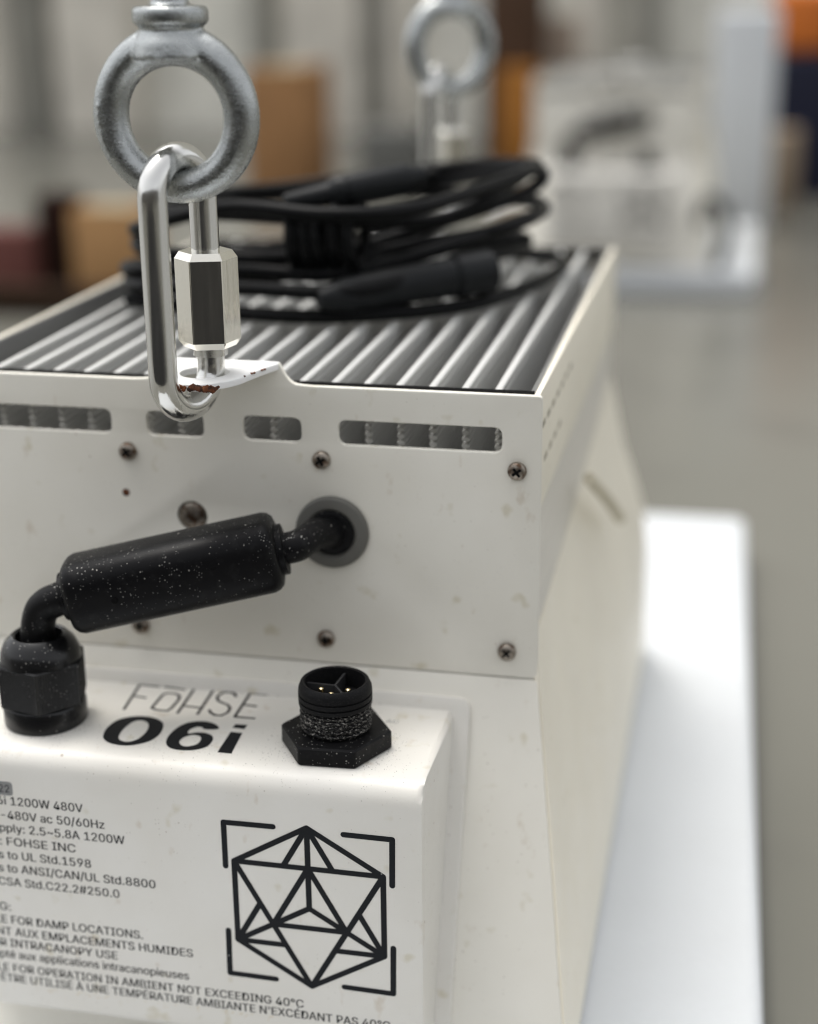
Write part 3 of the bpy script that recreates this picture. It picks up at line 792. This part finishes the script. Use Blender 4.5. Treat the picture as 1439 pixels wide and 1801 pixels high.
def quick_link(pr, pl, z0, z1, label, nut=(11.2, 31.9), nang=0.0, tilt=0.0):
    pr, pl = V(pr), V(pl); h = (pl - pr); w = h.length / 2; h.normalize(); m = (pr + pl) / 2; path = []
    K = 20
    for j in range(K + 1):
        a = -math.pi / 2 + math.pi * j / K - math.pi / 2     # bottom arc from right leg to left leg
        path.append(m + h * (-w * math.cos(math.pi * j / K)) + V((0, 0, z0 + w - w * math.sin(math.pi * j / K))))
    for j in range(1, 12): path.append(m + h * w + V((0, 0, z0 + w + (z1 - z0 - 2 * w) * j / 12)))
    for j in range(K + 1):
        path.append(m + h * (w * math.cos(math.pi * j / K)) + V((0, 0, z1 - w + w * math.sin(math.pi * j / K))))
    for j in range(1, 12): path.append(m - h * w + V((0, 0, z1 - w - (z1 - z0 - 2 * w) * j / 12)))
    t = thing('quick_link', label, 'quick link', (m.x, m.y, z0 - 3), 'quick links holding the grow light')
    bm = bmesh.new(); tube(bm, path, 3.05, 32, True)
    obj('link_ring', bm, CHROME, t, angle=80)
    bm = bmesh.new(); n = 6; ra = 7.15
    zz = [(nut[0], .80), (nut[0] + 1.5, 1), (nut[1] - 1.5, 1), (nut[1], .80)]
    N = 12; rings = []
    for z, k in zz:
        ring = []
        for i in range(6):
            for da in (-1.6, 1.6):
                a = nang + math.pi / 3 * i + math.radians(da); r_ = 6.75 if k == 1 else 5.7
                ring.append(bm.verts.new(V((pr.x, pr.y, z)) + V((math.cos(a), math.sin(a), 0)) * r_))
        rings.append(ring)
    for a, b in zip(rings, rings[1:]):
        for i in range(N): bm.faces.new((a[i], a[(i + 1) % N], b[(i + 1) % N], b[i]))
    bm.faces.new(rings[0][::-1]); bm.faces.new(rings[-1])
    obj('sleeve_nut', bm, NUTMAT, t, angle=12)
    bm = bmesh.new(); lathe(bm, [(nut[0] - 2.0, 3.0), (nut[0] - 2.0, 3.75), (nut[0] - .1, 3.9), (nut[0] + .3, 3.0)], (pr.x, pr.y, 0), (0, 0, 1), 32)
    obj('collar', bm, CHROME, t)
    return t
quick_link((-70.7, -11.2, 0), (-75.9, -27.0, 0), -0.7, 52.3, 'shiny quick link in the foreground hooked through the rusty white tab', nang=math.radians(18))
quick_link((fe.x - 1.5, DEPTH + 40, 0), (fe.x - 6.0, DEPTH + 24, 0), fe.z - 60.8, fe.z - 8, 'blurred quick link behind the cable coil under the far eyebolt', nut=(fe.z - 49, fe.z - 28.5), nang=math.radians(30))

# ------------------------------------------------------------------ cable coil lying on the fins
coil = thing('cable_coil', 'black cable coil with two plugs lying on the silver fins', 'cable', (-68, 115, 0))
turns = [
    [(225, 545, 75), (420, 574, 60), (640, 564, 62), (850, 530, 95), (992, 470, 147), (880, 452, 172), (600, 470, 175), (330, 505, 150)],
    [(228, 505, 82), (420, 512, 68), (620, 505, 66), (800, 457, 92), (930, 428, 130), (860, 402, 168), (600, 452, 172), (330, 458, 142)],
    [(238, 470, 82), (420, 470, 70), (600, 482, 70), (780, 432, 92), (900, 385, 122), (948, 368, 142), (905, 350, 162), (620, 345, 172), (345, 352, 150)],
    [(246, 430, 84), (420, 449, 72), (575, 455, 75), (760, 402, 97), (915, 340, 130), (932, 300, 150), (720, 335, 172), (420, 335, 162)],
    [(250, 395, 85), (400, 369, 70), (560, 378, 66), (730, 363, 80), (860, 322, 112), (938, 284, 142), (800, 298, 165), (520, 322, 165), (340, 335, 140)],
    [(270, 370, 95), (420, 378, 80), (600, 392, 76), (760, 378, 95), (880, 335, 120), (935, 292, 145), (840, 290, 162), (690, 312, 160)],
]
JR = random.Random(5)
cp = [at(u, v, 1, y) for tn in turns for u, v, y in [(a + JR.uniform(-14, 14), b + JR.uniform(-8, 8), c + JR.uniform(-5, 5)) for a, b, c in tn]]
for p in cp: p.z = max(p.z, 2.2)
bm = bmesh.new(); tube(bm, catmull(cp, 12), 2.0, 14)
obj('cable', bm, CABLE, coil)
t2 = [(930, 420, 132), (700, 448, 88), (480, 488, 74), (300, 500, 84), (260, 470, 110), (400, 462, 160), (700, 402, 168), (885, 356, 150), (951, 366, 135), (905, 396, 110), (700, 436, 88), (560, 462, 78)]
cp = [at(u, v, 1, y) for u, v, y in t2]
for p in cp: p.z = max(p.z, 2.2)
bm = bmesh.new(); tube(bm, catmull(cp, 12), 1.7, 14)
obj('cable', bm, CABLE, coil)
# the loose end wound a few times round the front of the bundle
wa, wb = at(508, 422, 1, 74), at(640, 415, 1, 76)
cp = []
for i in range(65):
    a = 2 * math.pi * i / 12; q = wa.lerp(wb, i / 64)
    cp.append(q + V((0.6 * math.sin(a * .7), 7.0 * math.cos(a), 7.6 * math.sin(a) + 0.8 * math.sin(a * .37))))
bm = bmesh.new(); tube(bm, catmull(cp, 3), 1.7, 12)
obj('cable', bm, CABLE, coil)
def plug(a, b, prof, label):
    a, b = V(a), V(b); d = b - a; L = d.length
    bm = bmesh.new(); lathe(bm, [(t * L, r) for t, r in prof], a, d, 30)
    o = obj('plug', bm, CABLE, coil); o['label'] = label; return o
PLUGMAT = Mat('dark_grey_plug', (0.010, 0.011, 0.012), 0.4, 0.0, 0.15).done()
p1 = plug(at(500, 357, 1, 70), at(748, 308, 1, 88), [(0, 1.9), (.02, 2.4), (.3, 3.0), (.33, 3.6), (.36, 4.3), (.40, 4.4), (.405, 4.0), (.43, 4.0), (.435, 4.4), (.86, 4.3), (.9, 3.4), (1, 2.4)], 'tapered upper plug with ridged sleeve')
p1.data.materials[0] = PLUGMAT
p2 = plug(at(560, 527, 1, 60), at(864, 476, 1, 92), [(0, 2.3), (.05, 3.4), (.16, 4.7), (.74, 5.5), (.75, 5.1), (.77, 5.1), (.78, 5.9), (.99, 5.9), (1, 5.4)], 'thick lower plug with blunt open end')
p2.data.materials[0] = PLUGMAT

# ------------------------------------------------------------------ the second light further back
unit = copy_tree(light_root)
unit.location = V((MID, DEPTH / 2 + 1090, ZB)) * S
unit['label'] = 'blurred white grow light standing on foam further back'
bm = bmesh.new()
tube(bm, catmull([V((22, 1055, FOAM_Z + 3)), V((30, 1052, -130)), V((26, 1056, -108)), V((12, 1062, -100)), V((6, 1066, -120))], 10), 5, 12)
tag(obj('power_cord', bm, CABLE, None, (22, 1055, FOAM_Z)), 'short black cord looping beside the blurred grow light', 'cord')

# ------------------------------------------------------------------ blurred things behind
def carton(x0, x1, y0, y1, z0, h, colr, label, rot=0, flaps=True, cat='box', group='cardboard boxes behind the grow light'):
    c = V(((x0 + x1) / 2, (y0 + y1) / 2, z0)); t = thing('cardboard_box', label, cat, c, group)
    m = cardboard('cardboard_' + str(len(bpy.data.materials)), colr)
    bm = bmesh.new(); box(bm, x0, x1, y0, y1, z0, z0 + h, 2, 2); obj('box_body', bm, m, t)
    if flaps:
        for k in (0, 1):
            bm = bmesh.new(); xm = (x0 + x1) / 2
            a, b = (x0 + 1, xm - .8) if k == 0 else (xm + .8, x1 - 1)
            box(bm, a, b, y0 + 1, y1 - 1, z0 + h + .3, z0 + h + 3, .5, 1); obj('flap', bm, m, t)
        bm = bmesh.new(); box(bm, (x0 + x1) / 2 - 22, (x0 + x1) / 2 + 22, y0 + .5, y1 - .5, z0 + h + 3.2, z0 + h + 3.8); obj('tape', bm, flat('tape_' + str(len(bpy.data.materials)), (0.45, 0.36, 0.22)), t)
    t.rotation_euler.z = math.radians(rot); return t
def span(u0, u1, v_top, v_bot_or_none, y):
    a, b = at(u0, v_top, 1, y), at(u1, v_top, 1, y); return a.x, b.x, (a.z + b.z) / 2
x0, x1, zt = span(-140, 262, 508, None, 868)
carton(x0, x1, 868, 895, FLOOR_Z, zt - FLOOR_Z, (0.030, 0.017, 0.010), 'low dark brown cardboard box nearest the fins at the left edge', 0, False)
x0, x1, zt = span(122, 252, 375, None, 965)
carton(x0, x1, 965, 1005, FLOOR_Z, zt - FLOOR_Z, (0.46, 0.265, 0.12), 'light tan cardboard box beside a dark box at the left')
x0, x1, zt = span(58, 118, 345, None, 975)
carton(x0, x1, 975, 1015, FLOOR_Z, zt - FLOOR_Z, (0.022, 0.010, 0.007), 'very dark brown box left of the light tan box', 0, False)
x0, x1, zt = span(-60, 52, 400, None, 960)
bm = bmesh.new(); box(bm, x0, x1, 960, 985, FLOOR_Z, zt, 6, 3)
red = obj('red_bin', bm, flat('dull_red_plastic', (0.16, 0.06, 0.05)), None, ((x0 + x1) / 2, 972, FLOOR_Z)); tag(red, 'dull red plastic bin at the left edge beside the dark boxes', 'bin')
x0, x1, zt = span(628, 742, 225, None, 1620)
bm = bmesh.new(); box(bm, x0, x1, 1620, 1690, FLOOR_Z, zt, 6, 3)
tag(obj('floor_shade_block', bm, flat('dark_grey_floor_shade', (0.13, 0.13, 0.12)), None, ((x0 + x1) / 2, 1655, FLOOR_Z)), 'low dark grey block standing in for shaded floor behind the cable coil', 'bin')  # added block, its dark grey stands in for shade on the floor
x0, x1, zt = span(425, 540, 125, None, 1640)
carton(x0, x1, 1640, 1760, FLOOR_Z, zt - FLOOR_Z, (0.34, 0.185, 0.085), 'tall brown cardboard box standing right of the near eyebolt', 0)
x0, x1, zt = span(850, 945, -60, None, 2050)
carton(x0, x1, 2050, 2200, FLOOR_Z, zt - FLOOR_Z, (0.085, 0.05, 0.032), 'tall dark brown box just right of the far eyebolt', 0, False)
x0, x1, zt = span(878, 940, 120, None, 1980)
carton(x0, x1, 1980, 2030, FLOOR_Z, zt - FLOOR_Z, (0.40, 0.17, 0.04), 'small orange brown box in front of the tall dark box', 0, False)
x0, x1, zt = span(905, 1010, 30, None, 2200)
carton(x0, x1, 2200, 2300, FLOOR_Z, zt - FLOOR_Z, (0.42, 0.34, 0.27), 'pale beige box standing behind the second grow light', 0, False)
x0, x1, zt = span(1262, 1374, 18, None, 1420)
bm = bmesh.new(); box(bm, x0, x1, 1420, 1520, FLOOR_Z, zt, 5, 3)
tag(obj('foam_block', bm, FOAM, None, ((x0 + x1) / 2, 1470, FLOOR_Z)), 'white foam block standing upright right of the second grow light', 'foam block', 'white packing foam blocks')
x0, x1, zt = span(1368, 1560, 95, None, 1700)
bm = bmesh.new(); box(bm, x0, x1, 1700, 1850, FLOOR_Z, zt, 6, 3)
tag(obj('navy_crate', bm, flat('navy_plastic', (0.014, 0.016, 0.035)), None, ((x0 + x1) / 2, 1775, FLOOR_Z)), 'dark navy crate under an orange bundle at the right edge', 'crate')
zt0 = zt; x0, x1, zt = span(1362, 1500, -25, None, 1708)
bm = bmesh.new(); box(bm, x0, x1, 1708, 1840, zt0, zt, 14, 4)
tag(obj('orange_bundle', bm, flat('orange_cloth', (0.62, 0.17, 0.03)), None, ((x0 + x1) / 2, 1775, zt0)), 'bright orange bundle on the dark navy crate', 'bundle')
x0, x1, zt = span(1345, 1408, 232, None, 1590)
carton(x0, x1, 1590, 1640, FLOOR_Z, zt - FLOOR_Z, (0.32, 0.25, 0.18), 'small tan box on the floor before the navy crate', 0, False)
# wall of upright sheets behind
WY = 2450
wall = thing('warehouse_wall', 'tall grey wall with pale upright posts along the back', 'wall', (-600, WY, FLOOR_Z))
bm = bmesh.new(); box(bm, -2600, 2200, WY, WY + 80, FLOOR_Z, 2600); obj('wall_face', bm, flat('grey_wall', (0.86, 0.84, 0.75)), wall)
WB = flat('beige_post', (0.88, 0.83, 0.73)); WD = flat('dark_grey_post', (0.40, 0.39, 0.345))
for u0, u1, m, y, nm in ((95, 232, WB, WY - 60, 'pale_post'), (28, 66, WD, WY - 70, 'dark_post'), (500, 632, WB, WY - 60, 'pale_post'), (440, 474, WD, WY - 40, 'dark_post'), (640, 662, WD, WY - 50, 'dark_post'), (680, 720, WB, WY - 40, 'pale_post'), (-60, 10, WB, WY - 60, 'pale_post'),
                        (1010, 1060, WB, WY - 60, 'pale_post'), (1120, 1160, WD, WY - 60, 'dark_post')):
    a, b = at(u0, 100, 1, y).x, at(u1, 100, 1, y).x
    bm = bmesh.new(); box(bm, a, b, y, WY + 1, FLOOR_Z + 1, 2500, 4, 2); obj(nm, bm, m, wall)
